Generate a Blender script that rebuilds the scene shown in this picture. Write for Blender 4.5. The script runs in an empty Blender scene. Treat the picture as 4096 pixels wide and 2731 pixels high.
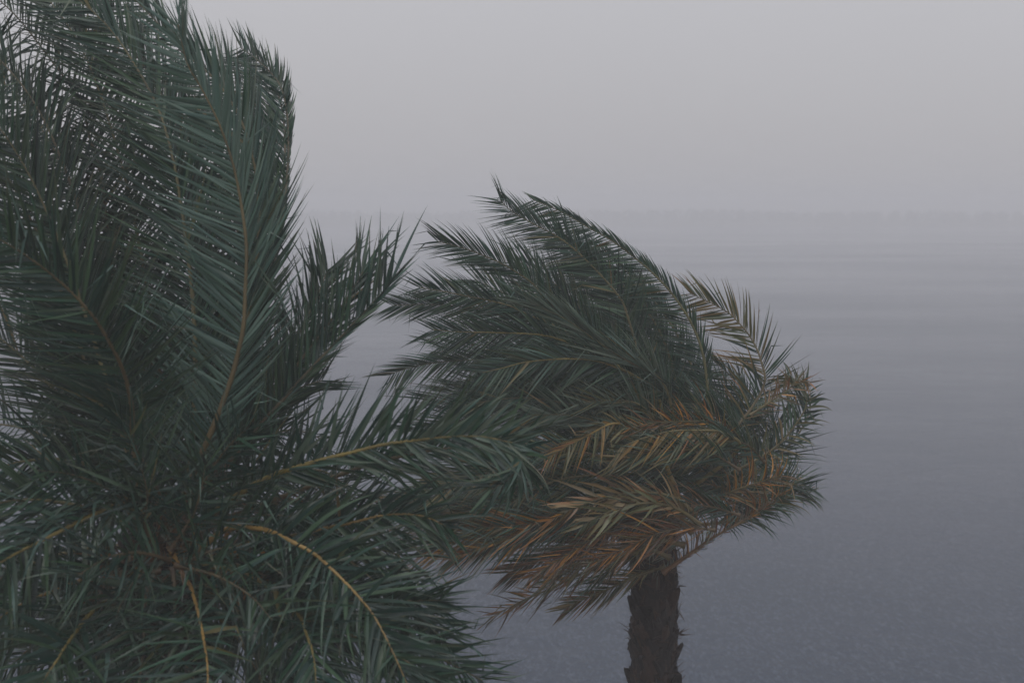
import bpy, math, random
import numpy as np
from mathutils import Vector, Matrix
from mathutils.bvhtree import BVHTree

R = math.radians
random.seed(11)
rng = np.random.default_rng(11)
scn = bpy.context.scene
col = scn.collection

# ------------------------------------------------------------------ camera
CAM_Z = 7.0                    # second-floor balcony above the promenade
FPX = 5689.0                   # 50 mm on a 36 mm sensor, in pixels of a 4096 px wide frame
PITCH = math.atan((1365.5 - 820.0) / FPX)
cam_d = bpy.data.cameras.new('camera')
cam_d.lens = 50.0
cam_d.sensor_width = 36.0
cam_d.dof.use_dof = True           # soft lens, focused on the farther palm
cam_d.dof.focus_distance = 11.6
cam_d.dof.aperture_fstop = 2.4
cam_d.clip_start = 0.1
cam_d.clip_end = 4000.0
cam = bpy.data.objects.new('camera', cam_d)
cam.location = (0, 0, CAM_Z)
cam.rotation_euler = (R(90) - PITCH, 0, 0)
col.objects.link(cam)
scn.camera = cam

# ------------------------------------------------------------------ sky
SUN_EL, SUN_AZ = R(58), R(200)
world = bpy.data.worlds.new('World')
scn.world = world
world.use_nodes = True
wn, wl = world.node_tree.nodes, world.node_tree.links
wn.clear()
w_out = wn.new('ShaderNodeOutputWorld')
w_bg = wn.new('ShaderNodeBackground')
w_bg.inputs['Strength'].default_value = 0.1
w_sky = wn.new('ShaderNodeTexSky')
w_sky.sky_type = 'NISHITA'
w_sky.sun_disc = False
w_sky.sun_elevation = SUN_EL
w_sky.sun_rotation = SUN_AZ
w_sky.air_density = 1.0
w_sky.dust_density = 6.0
w_tc = wn.new('ShaderNodeTexCoord')
w_sep = wn.new('ShaderNodeSeparateXYZ')
wl.new(w_tc.outputs['Generated'], w_sep.inputs[0])
w_ramp = wn.new('ShaderNodeMapRange')          # overcast cloud: brighter towards the zenith
w_ramp.inputs['From Min'].default_value = 0.0
w_ramp.inputs['From Max'].default_value = 1.0
w_ramp.inputs['To Min'].default_value = 4.6
w_ramp.inputs['To Max'].default_value = 9.7
w_pow = wn.new('ShaderNodeMath'); w_pow.operation = 'POWER'; w_pow.use_clamp = True
w_max = wn.new('ShaderNodeMath'); w_max.operation = 'MAXIMUM'; w_max.inputs[1].default_value = 0.0
wl.new(w_sep.outputs['Z'], w_max.inputs[0]); wl.new(w_max.outputs[0], w_pow.inputs[0])
w_pow.inputs[1].default_value = 0.85
wl.new(w_pow.outputs[0], w_ramp.inputs['Value'])
w_noise = wn.new('ShaderNodeTexNoise')         # soft unevenness of the cloud deck
w_noise.inputs['Scale'].default_value = 2.2
w_noise.inputs['Detail'].default_value = 3.0
wl.new(w_tc.outputs['Generated'], w_noise.inputs['Vector'])
w_nm = wn.new('ShaderNodeMapRange')
w_nm.inputs['To Min'].default_value = 0.95
w_nm.inputs['To Max'].default_value = 1.05
wl.new(w_noise.outputs['Fac'], w_nm.inputs['Value'])
w_mul = wn.new('ShaderNodeMath'); w_mul.operation = 'MULTIPLY'
wl.new(w_ramp.outputs[0], w_mul.inputs[0]); wl.new(w_nm.outputs[0], w_mul.inputs[1])
w_tint = wn.new('ShaderNodeVectorMath'); w_tint.operation = 'SCALE'
w_tint.inputs[0].default_value = (0.995, 0.983, 1.03)
wl.new(w_mul.outputs[0], w_tint.inputs['Scale'])
w_mix = wn.new('ShaderNodeMix'); w_mix.data_type = 'RGBA'
w_mix.inputs['Factor'].default_value = 0.90    # almost closed cloud cover over the sky
wl.new(w_sky.outputs[0], w_mix.inputs['A']); wl.new(w_tint.outputs[0], w_mix.inputs['B'])
wl.new(w_mix.outputs['Result'], w_bg.inputs['Color'])
wl.new(w_bg.outputs[0], w_out.inputs['Surface'])

sun_d = bpy.data.lights.new('sun', 'SUN')
sun_d.energy = 0.5
sun_d.angle = R(40)
sun_d.color = (1.0, 0.97, 0.93)
sun = bpy.data.objects.new('sun', sun_d)
sdir = Vector((math.sin(SUN_AZ) * math.cos(SUN_EL), math.cos(SUN_AZ) * math.cos(SUN_EL), math.sin(SUN_EL)))
sun.rotation_euler = sdir.to_track_quat('Z', 'Y').to_euler()
sun.location = (0, -5, 30)
col.objects.link(sun)

scn.view_settings.view_transform = 'Standard'
scn.view_settings.look = 'None'
scn.view_settings.exposure = 0.0
scn.view_settings.gamma = 1.0
scn.view_settings.use_curve_mapping = False
scn.render.engine = 'CYCLES'
scn.cycles.use_denoising = True
scn.cycles.max_bounces = 6
scn.cycles.diffuse_bounces = 3
scn.cycles.glossy_bounces = 2
scn.cycles.transmission_bounces = 2
scn.cycles.transparent_max_bounces = 4
scn.cycles.volume_bounces = 1

# ------------------------------------------------------------------ small helpers
def tag(o, label=None, cat=None, group=None, kind=None):
    if label: o['label'] = label
    if cat: o['category'] = cat
    if group: o['group'] = group
    if kind: o['kind'] = kind
    return o

def mesh_np(name, verts, quads=None, tris=None, smooth=True):
    """mesh from numpy arrays"""
    verts = np.asarray(verts, dtype=np.float32).reshape(-1, 3)
    loops, starts, totals = [], [], []
    n = 0
    if quads is not None and len(quads):
        q = np.asarray(quads, dtype=np.int32).reshape(-1, 4)
        loops.append(q.ravel()); starts.append(n + 4 * np.arange(len(q))); totals.append(np.full(len(q), 4))
        n += 4 * len(q)
    if tris is not None and len(tris):
        t = np.asarray(tris, dtype=np.int32).reshape(-1, 3)
        loops.append(t.ravel()); starts.append(n + 3 * np.arange(len(t))); totals.append(np.full(len(t), 3))
    loops = np.concatenate(loops).astype(np.int32)
    starts = np.concatenate(starts).astype(np.int32)
    totals = np.concatenate(totals).astype(np.int32)
    me = bpy.data.meshes.new(name)
    me.vertices.add(len(verts)); me.vertices.foreach_set('co', verts.ravel())
    me.loops.add(len(loops)); me.loops.foreach_set('vertex_index', loops)
    me.polygons.add(len(starts))
    me.polygons.foreach_set('loop_start', starts)
    me.polygons.foreach_set('loop_total', totals)
    me.polygons.foreach_set('use_smooth', np.full(len(starts), smooth, dtype=bool))
    me.update(calc_edges=True)
    return me

def set_tint(me, cols):
    a = me.color_attributes.new('tint', 'FLOAT_COLOR', 'POINT')
    c = np.ones((len(cols), 4), dtype=np.float32); c[:, :3] = cols
    a.data.foreach_set('color', c.ravel())

def link(name, me, mat=None, parent=None):
    o = bpy.data.objects.new(name, me)
    if mat is not None and len(me.materials) == 0: me.materials.append(mat)
    col.objects.link(o)
    if parent: o.parent = parent
    return o

# ------------------------------------------------------------------ materials
def new_mat(name):
    m = bpy.data.materials.new(name); m.use_nodes = True
    nt = m.node_tree
    return m, nt, nt.nodes, nt.links, nt.nodes['Principled BSDF']

def mix_rgb(n, l, fac, a, b, blend='MIX'):
    x = n.new('ShaderNodeMix'); x.data_type = 'RGBA'; x.blend_type = blend
    for key, v in (('Factor', fac), ('A', a), ('B', b)):
        if isinstance(v, (int, float)): x.inputs[key].default_value = v
        elif isinstance(v, tuple): x.inputs[key].default_value = (*v, 1) if len(v) == 3 else v
        else: l.new(v, x.inputs[key])
    return x.outputs['Result']

def noise(n, l, vec, scale, detail=3.0, rough=0.55):
    t = n.new('ShaderNodeTexNoise')
    t.inputs['Scale'].default_value = scale
    t.inputs['Detail'].default_value = detail
    t.inputs['Roughness'].default_value = rough
    if vec is not None: l.new(vec, t.inputs['Vector'])
    return t.outputs['Fac']

def rng_map(n, l, v, a, b, c, d):
    m = n.new('ShaderNodeMapRange')
    for k, x in (('From Min', a), ('From Max', b), ('To Min', c), ('To Max', d)): m.inputs[k].default_value = x
    l.new(v, m.inputs['Value'])
    return m.outputs[0]

# palm leaf: colour of each leaflet from its tint, wet gloss, bluish bloom underneath, some light through
M_LEAF, nt, n, l, bsdf = new_mat('palm_leaf')
at = n.new('ShaderNodeAttribute'); at.attribute_name = 'tint'
tc = n.new('ShaderNodeTexCoord')
blotch = noise(n, l, tc.outputs['Object'], 26.0, 4)
c1 = mix_rgb(n, l, rng_map(n, l, blotch, 0.45, 0.8, 0.0, 0.22), at.outputs['Color'], (0.06, 0.07, 0.04))
geo = n.new('ShaderNodeNewGeometry')
under = mix_rgb(n, l, 0.52, c1, (0.095, 0.175, 0.150))
c2 = mix_rgb(n, l, geo.outputs['Backfacing'], c1, under)
l.new(c2, bsdf.inputs['Base Color'])
bsdf.inputs['Roughness'].default_value = 0.30
bsdf.inputs['Specular IOR Level'].default_value = 0.45
tr = n.new('ShaderNodeBsdfTranslucent'); l.new(c2, tr.inputs['Color'])
ms = n.new('ShaderNodeMixShader'); ms.inputs[0].default_value = 0.18
l.new(bsdf.outputs[0], ms.inputs[1]); l.new(tr.outputs[0], ms.inputs[2])
l.new(ms.outputs[0], n['Material Output'].inputs['Surface'])

# rachis / petiole
M_RACHIS, nt, n, l, bsdf = new_mat('palm_rachis')
at = n.new('ShaderNodeAttribute'); at.attribute_name = 'tint'
tc = n.new('ShaderNodeTexCoord')
f = noise(n, l, tc.outputs['Object'], 40.0, 4)
l.new(mix_rgb(n, l, rng_map(n, l, f, 0.4, 0.75, 0, 0.6), at.outputs['Color'], (0.10, 0.075, 0.03)), bsdf.inputs['Base Color'])
bsdf.inputs['Roughness'].default_value = 0.45

# trunk bark and leaf bases
def bark(name, a, b, c):
    m, nt, n, l, bs = new_mat(name)
    tc = n.new('ShaderNodeTexCoord')
    mp = n.new('ShaderNodeMapping'); mp.inputs['Scale'].default_value = (1, 1, 0.25)
    l.new(tc.outputs['Object'], mp.inputs[0])
    f1 = noise(n, l, mp.outputs[0], 60.0, 6, 0.65)
    f2 = noise(n, l, tc.outputs['Object'], 5.0, 3)
    oi = n.new('ShaderNodeObjectInfo')
    x = mix_rgb(n, l, rng_map(n, l, f1, 0.35, 0.7, 0, 1), a, b)
    x = mix_rgb(n, l, rng_map(n, l, f2, 0.5, 0.7, 0, 0.5), x, c)
    x = mix_rgb(n, l, rng_map(n, l, oi.outputs['Random'], 0.55, 1, 0, 0.8), x, c)
    l.new(x, bs.inputs['Base Color'])
    bs.inputs['Roughness'].default_value = 0.85
    bp = n.new('ShaderNodeBump'); bp.inputs['Strength'].default_value = 0.8; bp.inputs['Distance'].default_value = 0.01
    l.new(f1, bp.inputs['Height']); l.new(bp.outputs[0], bs.inputs['Normal'])
    return m
M_TRUNK = bark('trunk_bark', (0.006, 0.006, 0.007), (0.016, 0.014, 0.014), (0.011, 0.009, 0.008))
M_BOOT = bark('leaf_base_bark', (0.007, 0.006, 0.008), (0.022, 0.019, 0.021), (0.050, 0.030, 0.024))
M_FIBRE = bark('trunk_fibre', (0.025, 0.016, 0.012), (0.05, 0.03, 0.02), (0.04, 0.02, 0.012))

# water
M_WATER, nt, n, l, bsdf = new_mat('rough_water')
tc = n.new('ShaderNodeTexCoord')
mp = n.new('ShaderNodeMapping'); mp.inputs['Scale'].default_value = (0.85, 1.0, 1.0); mp.inputs['Rotation'].default_value = (0, 0, R(24))
l.new(tc.outputs['Object'], mp.inputs[0])
mp2 = n.new('ShaderNodeMapping'); mp2.inputs['Scale'].default_value = (0.30, 1.0, 1.0); mp2.inputs['Rotation'].default_value = (0, 0, R(-9))
l.new(tc.outputs['Object'], mp2.inputs[0])
lanes = noise(n, l, mp2.outputs[0], 0.045, 5, 0.6)
swell = noise(n, l, mp.outputs[0], 0.6, 3)
chop = noise(n, l, mp.outputs[0], 3.2, 4, 0.65)
mp3 = n.new('ShaderNodeMapping'); mp3.inputs['Scale'].default_value = (1.0, 0.36, 1.0); l.new(tc.outputs['Object'], mp3.inputs[0])
drops = noise(n, l, mp3.outputs[0], 13.0, 5, 0.75)
base = mix_rgb(n, l, rng_map(n, l, lanes, 0.35, 0.65, 0, 1), (0.001, 0.016, 0.046), (0.012, 0.027, 0.050))
base = mix_rgb(n, l, rng_map(n, l, drops, 0.48, 0.66, 0, 0.9), base, (0.060, 0.078, 0.112))
l.new(base, bsdf.inputs['Base Color'])
l.new(rng_map(n, l, lanes, 0.35, 0.65, 0.07, 0.27), bsdf.inputs['Roughness'])
bsdf.inputs['IOR'].default_value = 1.333
bsdf.inputs['Specular IOR Level'].default_value = 0.22
b1 = n.new('ShaderNodeBump'); b1.inputs['Strength'].default_value = 0.22; b1.inputs['Distance'].default_value = 0.35
l.new(swell, b1.inputs['Height'])
b2 = n.new('ShaderNodeBump'); b2.inputs['Strength'].default_value = 0.28; b2.inputs['Distance'].default_value = 0.08
l.new(chop, b2.inputs['Height']); l.new(b1.outputs[0], b2.inputs['Normal'])
b3 = n.new('ShaderNodeBump'); b3.inputs['Strength'].default_value = 1.0; b3.inputs['Distance'].default_value = 0.03
l.new(drops, b3.inputs['Height']); l.new(b2.outputs[0], b3.inputs['Normal'])
l.new(b3.outputs[0], bsdf.inputs['Normal'])

def plain(name, a, b, scale, rough=0.9):
    m, nt, n, l, bs = new_mat(name)
    tc = n.new('ShaderNodeTexCoord')
    f = noise(n, l, tc.outputs['Object'], scale, 5)
    l.new(mix_rgb(n, l, f, a, b), bs.inputs['Base Color'])
    bs.inputs['Roughness'].default_value = rough
    return m
M_GROUND = plain('wet_sand_ground', (0.10, 0.085, 0.065), (0.17, 0.145, 0.11), 1.3, 0.6)
M_WALL = plain('sea_wall_stone', (0.16, 0.155, 0.145), (0.27, 0.26, 0.24), 3.0, 0.7)
M_SHORE = plain('far_land', (0.06, 0.07, 0.045), (0.11, 0.10, 0.07), 0.05)
M_WOOD = plain('far_wood', (0.03, 0.045, 0.03), (0.06, 0.075, 0.045), 0.3)

# ------------------------------------------------------------------ setting: land, water, far shore
WATER_Z = -1.2
def box(name, lo, hi, mat):
    x0, y0, z0 = lo; x1, y1, z1 = hi
    v = [(x0,y0,z0),(x1,y0,z0),(x1,y1,z0),(x0,y1,z0),(x0,y0,z1),(x1,y0,z1),(x1,y1,z1),(x0,y1,z1)]
    q = [(0,3,2,1),(4,5,6,7),(0,1,5,4),(1,2,6,5),(2,3,7,6),(3,0,4,7)]
    return link(name, mesh_np(name, v, q, smooth=False), mat)
def sheet(name, x0, x1, y0, y1, z, mat, nx=1, ny=1, amp=0.0):
    xs = np.linspace(x0, x1, nx + 1); ys = np.linspace(y0, y1, ny + 1)
    X, Y = np.meshgrid(xs, ys)
    Z = np.full_like(X, z)
    if amp: Z = Z + amp * (np.sin(X * .9) * np.cos(Y * .7) + .6 * np.sin(X * 2.3 + Y * 1.7))
    v = np.stack([X, Y, Z], -1).reshape(-1, 3)
    i = np.arange(ny)[:, None] * (nx + 1) + np.arange(nx)[None, :]
    q = np.stack([i, i + 1, i + nx + 2, i + nx + 1], -1).reshape(-1, 4)
    return link(name, mesh_np(name, v, q), mat)

tag(sheet('ground', -440, 440, -40, 16.2, 0.0, M_GROUND, 90, 20, 0.0), kind='structure')
tag(sheet('water', -440, 440, 16.0, 556, WATER_Z, M_WATER, 2, 2), kind='structure')
tag(box('sea_wall', (-440, 16.2, WATER_Z - 0.6), (440, 16.8, 0.45), M_WALL), 
    'long low stone sea wall between the beach and the grey water', 'sea wall')
# far shore: a low bank rising from the water, 548 m off
xs = np.linspace(-440, 440, 221)
prof = [(548, -0.6), (552, 0.4), (560, 1.2), (600, 1.8), (760, 2.4)]
v = []
for (yy, zz) in prof:
    for x in xs:
        v.append((x, yy + 1.5 * math.sin(x * .05) + .6 * math.sin(x * .21), WATER_Z + zz + .25 * math.sin(x * .13 + yy)))
NX = len(xs)
q = [(j * NX + i, j * NX + i + 1, (j + 1) * NX + i + 1, (j + 1) * NX + i) for j in range(len(prof) - 1) for i in range(NX - 1)]
tag(link('far_shore', mesh_np('far_shore', v, q), M_SHORE), kind='structure')
# the wood along it: crowns as clusters of small leaf-clump faces, read as one mass
cv, cq = [], []
x = -436.0
while x < 436:
    h = 5.2 + .5 * math.sin(x * .031) + .35 * math.sin(x * .083 + 1) + rng.uniform(-.15, .25)
    rad = rng.uniform(1.8, 3.2)
    yy = 560 + rng.uniform(-4, 10)
    for _ in range(90):
        d = rng.normal(size=3); d /= np.linalg.norm(d)
        p = np.array([x, yy, WATER_Z + 1.0 + h * .5]) + d * np.array([rad, rad, h * .5]) * rng.uniform(.55, 1.0)
        a = rng.normal(size=3); a /= np.linalg.norm(a)
        b = np.cross(a, d); b /= (np.linalg.norm(b) + 1e-6)
        s = rng.uniform(.3, .6)
        i0 = len(cv)
        cv += [p - a * s, p - b * s, p + a * s, p + b * s]
        cq.append((i0, i0 + 1, i0 + 2, i0 + 3))
    x += rng.uniform(1.4, 3.6)
tag(link('far_wood', mesh_np('far_wood', np.array(cv), np.array(cq), smooth=False), M_WOOD),
    'dim band of low trees along the far shore, almost lost in the haze', 'woodland', kind='stuff')

# ------------------------------------------------------------------ the palms
CP, SP = math.cos(PITCH), math.sin(PITCH)
RIGHT = np.array([1.0, 0, 0]); UP = np.array([0, SP, CP]); FWD = np.array([0, CP, -SP])
EYE = np.array([0, 0, CAM_Z])
def at_px(x, y, d):
    """place on the ground plan: the point d metres ahead of the balcony that is sighted at (x, y)"""
    return EYE + FWD * d + RIGHT * ((x - 2048.0) / FPX * d) + UP * ((1365.5 - y) / FPX * d)

def unit(a): return a / (np.linalg.norm(a, axis=-1, keepdims=True) + 1e-9)

def spline(P, n):
    """Catmull-Rom through P, resampled to n points evenly spaced by length"""
    P = np.array(P); Q = np.vstack([2 * P[0] - P[1], P, 2 * P[-1] - P[-2]])
    out = []
    for i in range(len(P) - 1):
        p0, p1, p2, p3 = Q[i:i + 4]
        t = np.linspace(0, 1, 14, endpoint=False)[:, None]
        out.append(.5 * ((2 * p1) + (-p0 + p2) * t + (2 * p0 - 5 * p1 + 4 * p2 - p3) * t ** 2 + (-p0 + 3 * p1 - 3 * p2 + p3) * t ** 3))
    out = np.vstack(out + [P[-1:]])
    for _ in range(4): out[1:-1] = .25 * out[:-2] + .5 * out[1:-1] + .25 * out[2:]
    s = np.concatenate([[0], np.cumsum(np.linalg.norm(np.diff(out, axis=0), axis=1))])
    u = np.linspace(0, s[-1], n)
    return np.stack([np.interp(u, s, out[:, k]) for k in range(3)], -1), s[-1]

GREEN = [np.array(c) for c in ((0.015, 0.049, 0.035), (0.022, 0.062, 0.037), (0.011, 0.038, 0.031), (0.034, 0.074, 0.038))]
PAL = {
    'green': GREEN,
    'dark': [c * .8 for c in GREEN],  # dimmed copy of the greens: shade of rear and inner fronds put into tint
    'light': [np.array(c) for c in ((0.075, 0.115, 0.085), (0.065, 0.105, 0.075), (0.09, 0.125, 0.09))],
    'olive': [np.array(c) for c in ((0.085, 0.095, 0.040), (0.12, 0.105, 0.04), (0.06, 0.08, 0.04), (0.15, 0.11, 0.045))],
    'yellow': [np.array(c) for c in ((0.24, 0.135, 0.026), (0.17, 0.115, 0.03), (0.09, 0.09, 0.035), (0.22, 0.095, 0.03))],
    'tan': [np.array(c) for c in ((0.17, 0.12, 0.055), (0.13, 0.10, 0.05), (0.20, 0.11, 0.05), (0.08, 0.085, 0.04))],
    'rust': [np.array(c) for c in ((0.30, 0.125, 0.022), (0.17, 0.070, 0.024), (0.37, 0.175, 0.026), (0.075, 0.045, 0.025), (0.10, 0.085, 0.03))],
    'brown': [np.array(c) for c in ((0.11, 0.050, 0.025), (0.17, 0.080, 0.028), (0.05, 0.033, 0.022), (0.06, 0.055, 0.028))],
}
SEG = 8
LEAVES = []      # every leaflet of both palms, kept until we know which ones show largest
FRONDS = []

def leaf_batch(pos, T0, d0, n0, L, W, k, wind, g, twist, kink, colr, tip, fold):
    """arrays of leaflets -> verts (n, SEG+1, 3, 3) and tints"""
    n = len(pos)
    V = np.zeros((n, SEG + 1, 3, 3)); C = np.zeros((n, SEG + 1, 3, 3))
    p = pos.copy(); G = np.array([0, 0, -1.0])
    kt, kdir, kamp = kink
    prev = unit(d0)
    for j in range(SEG + 1):
        t = j / SEG
        d = d0 + (k * t ** 1.3)[:, None] * wind + (g * t ** 1.6)[:, None] * G
        d = d + ((t > kt) * kamp)[:, None] * kdir
        d = unit(d)
        w = unit(n0 - (n0 * d).sum(-1, keepdims=True) * d)      # blade width axis
        nn = np.cross(d, w)
        th = (twist[0] + twist[1] * t)[:, None]
        w2 = np.cos(th) * w + np.sin(th) * nn
        n2 = np.cross(d, w2)
        f = (.45 + .55 * min(t / .22, 1)) * (1 - max(0, (t - .22) / .78) ** 1.25)
        hw = (.5 * W * max(f, .02))[:, None]
        V[:, j, 0] = p + w2 * hw + n2 * hw * fold
        V[:, j, 1] = p
        V[:, j, 2] = p - w2 * hw + n2 * hw * fold
        m = np.clip((t - tip[0]) / .35, 0, 1)[:, None]
        cc = colr * (1 - m) + tip[1] * m
        C[:, j, :] = cc[:, None, :]
        p = p + d * (L / SEG)[:, None]
    return V, C

def frond(pts, d, palm, L=.63, aL=45., aR=45., lL=1., lR=1., wind=(-1, .15, .05), k=.35, g=.18, lift=18., start=.09,
          colr='green', mixc='olive', mixp=.035, tipc=None, rach=(0.10, 0.085, 0.03), W=.0195, sp=.0175, kinks=.10, face=1,
          label=None, thick=.021, clump=.25, roll=0., curl=0., tipfan=.66, tint=1.0, mess=.0, rR=None, tipcut=.42):
    d = np.interp(np.linspace(0, 1, len(pts)), np.linspace(0, 1, len(d)), d)
    P = [at_px(x, y, dd) for (x, y), dd in zip(pts, d)]
    NS = 56
    C, length = spline(P, NS)
    T = unit(np.gradient(C, axis=0))
    view = unit(EYE - C)
    S = unit(np.cross(T, view))
    Nn = np.cross(S, T)
    rr = R(roll)
    S, Nn = np.cos(rr) * S + np.sin(rr) * Nn, np.cos(rr) * Nn - np.sin(rr) * S
    Wd = wind[0] * RIGHT + wind[1] * UP + wind[2] * FWD
    # ---- rachis: a tapering half-flat stalk with a broad base
    K = 8
    u = np.linspace(0, 1, NS)
    rad = (thick * (1 - .86 * u ** .8) + thick * .6 * np.exp(-u / .03)) * (1 + .09 * np.where(np.arange(NS) % 2, 1, -1) * rng.uniform(.2, 1, NS))
    ang = np.arange(K) / K * 2 * math.pi
    ring = (S[:, None, :] * np.cos(ang)[None, :, None] * 1.0 + Nn[:, None, :] * np.sin(ang)[None, :, None] * .62) * rad[:, None, None]
    rv = (C[:, None, :] + ring).reshape(-1, 3)
    i, j = np.meshgrid(np.arange(NS - 1), np.arange(K), indexing='ij')
    rq = np.stack([i * K + j, i * K + (j + 1) % K, (i + 1) * K + (j + 1) % K, (i + 1) * K + j], -1).reshape(-1, 4)
    me = mesh_np('frond', rv, rq)
    rc = np.array(rach)
    old = np.array((0.06, 0.035, 0.02))
    m = np.exp(-u / .10)[:, None]
    cols = rc * (1 - .55 * m) + old * .55 * m
    cols = cols * (1 - .35 * u[:, None]) + np.array((0.06, 0.07, 0.04)) * .35 * u[:, None]
    cols = cols * (1 + .28 * np.convolve(rng.normal(0, 1, NS), [.3, .4, .3], 'same'))[:, None].clip(.5, 1.5)
    set_tint(me, np.repeat(cols, K, axis=0))
    ob = link('frond', me, M_RACHIS, palm)
    if label: ob['label'] = label
    rec = {'ob': ob, 'V': [], 'C': [], 'palm': palm}
    # ---- leaflets, two ranks
    n1 = max(8, int(length * (1 - start) / sp))
    for s, a, lf in ((1, aR, lR), (-1, aL, lL)):
        if lf <= 0: continue
        uu = start + (1 - start) * (np.arange(n1) + rng.uniform(.2, .8, n1)) / n1
        uu = np.clip(uu, 0, .999)
        x = uu * (NS - 1); i0 = np.floor(x).astype(int); fr = (x - i0)[:, None]; i1 = np.minimum(i0 + 1, NS - 1)
        lerp = lambda A: A[i0] * (1 - fr) + A[i1] * fr
        pos, tt, ss, nv = lerp(C), unit(lerp(T)), unit(lerp(S)), unit(lerp(Nn))
        q = (uu - start) / (1 - start)
        prof = (.42 + .58 * np.clip(q / .20, 0, 1) ** .8) * (1 - tipcut * q ** 3)
        dead = colr in ('rust', 'brown', 'tan')
        LL = L * lf * prof * (rng.uniform(.55, 1.15, n1) if dead else rng.uniform(.80, 1.12, n1))
        LL = np.where(rng.random(n1) < .07, LL * rng.uniform(.35, .7, n1), LL)
        if rR and s == 1: LL = LL * (.12 + .88 * np.clip((q - rR[0]) / (rR[1] - rR[0]), 0, 1))
        ph = rng.uniform(0, 6.28, 3)
        cl = clump * (np.sin(q * 23 + ph[0]) + .7 * np.sin(q * 51 + ph[1]) + rng.normal(0, .55, n1))
        aa = R(a) * (1 - (1 - tipfan) * q ** 2) * (1 + .42 * cl)
        planes = rng.choice([-.7, .35, 1.5], n1) * R(lift) + rng.normal(0, .12, n1)
        if dead: mess = max(mess, .16)
        aa = aa + rng.normal(0, mess, n1); planes = planes + rng.normal(0, 1.3 * mess, n1)
        d0 = (np.cos(aa)[:, None] * tt + np.sin(aa)[:, None] * (s * np.cos(planes)[:, None] * ss + (face * np.sin(planes))[:, None] * nv))
        n0 = unit(tt + .25 * rng.normal(size=(n1, 3)))
        kk = k * (1 + .9 * cl) * rng.uniform(.7, 1.3, n1)
        tw0 = s * face * R(0) + rng.normal(0, .35, n1) + (0.0 if s * face > 0 else math.pi)
        tw = (tw0, rng.normal(0, .6, n1) * (1 + 2 * (curl > 0)))
        has = rng.random(n1) < (max(kinks, .32) if dead else kinks)
        kt = np.where(has, rng.uniform(.35, .75, n1), 2.)
        kdir = unit(Wd * rng.uniform(-.3, 1.2, n1)[:, None] + rng.normal(0, .7, (n1, 3)) + np.array([0, 0, -.5]))
        gg = g * rng.uniform(.4, 1.8, n1) + curl * rng.uniform(.6, 1.4, n1)
        pal = PAL[colr]
        base = np.array([pal[i] for i in rng.integers(0, len(pal), n1)]) * rng.uniform(.62, 1.42, n1)[:, None] * tint
        if mixc:
            p2 = PAL[mixc]; alt = np.array([p2[i] for i in rng.integers(0, len(p2), n1)])
            mk = (rng.random(n1) < np.clip(mixp * (.4 + 1.2 * q), 0, 1))[:, None]
            base = np.where(mk, alt * rng.uniform(.8, 1.2, n1)[:, None], base)
        tp = PAL[tipc] if tipc else [np.array(z_) for z_ in ((0.11, 0.095, 0.05), (0.08, 0.085, 0.05))]
        tcol = np.array([tp[i] for i in rng.integers(0, len(tp), n1)])
        tpos = rng.uniform(.35, .8, n1) if tipc else rng.uniform(.58, 1.25, n1)
        V, Cc = leaf_batch(pos, tt, d0, n0, LL, W * (.8 if dead else 1.) * rng.uniform(.7, 1.25, n1) * np.clip(prof + .2, .5, 1), kk, Wd, gg, tw,
                           (kt, kdir, np.where(has, rng.uniform(1.0, 3.6, n1), 0)), base, (tpos, tcol), rng.uniform(.15, .55))
        rec['V'].append(V); rec['C'].append(Cc)
    # ---- spines on the petiole
    ns = int(length * start / .035) + 4
    uu = np.sort(rng.uniform(.03, start, ns)); x = uu * (NS - 1); i0 = np.floor(x).astype(int)
    sgn = np.where(np.arange(ns) % 2, 1, -1)[:, None]
    d0 = unit(.75 * T[i0] + sgn * S[i0] + rng.normal(0, .25, (ns, 3)))
    spc = np.array([(0.11, 0.055, 0.022), (0.05, 0.045, 0.025), (0.05, 0.03, 0.018)])[rng.integers(0, 3, ns)]
    z = np.zeros(ns)
    V, Cc = leaf_batch(C[i0], T[i0], d0, unit(T[i0] + .2), rng.uniform(.08, .2, ns), np.full(ns, .009), z, Wd, z + .05, (z, z), (z + 2, d0, z),
                       spc, (z + 2, spc), .3)
    rec['V'].append(V); rec['C'].append(Cc)
    rec['V'] = np.concatenate(rec['V']); rec['C'] = np.concatenate(rec['C'])
    FRONDS.append(rec)
    return ob

def palm_root(name, loc, label):
    o = bpy.data.objects.new(name, None); o.location = loc; o.empty_display_size = .3
    col.objects.link(o)
    return tag(o, label, 'palm tree', 'date palms bending in the storm')

# frond parts are built in world space, so both roots carry an inverse offset through their children
NEAR = palm_root('palm_tree', (0, 0, 0), 'larger green palm filling the left, nearest, fronds swept up by the wind')
FAR = palm_root('palm_tree', (0, 0, 0), 'palm with rust brown lower fronds all blown to the left over a bare dark trunk')

UPW = (-.5, .8, .1)
YEL = (0.23, 0.175, 0.045); ORA = (0.30, 0.185, 0.05); BRN = (0.07, 0.05, 0.026)
def N(pts, d, **kw):
    kw.setdefault('mixp', .012)
    return frond(pts, d, NEAR, **kw)
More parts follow.
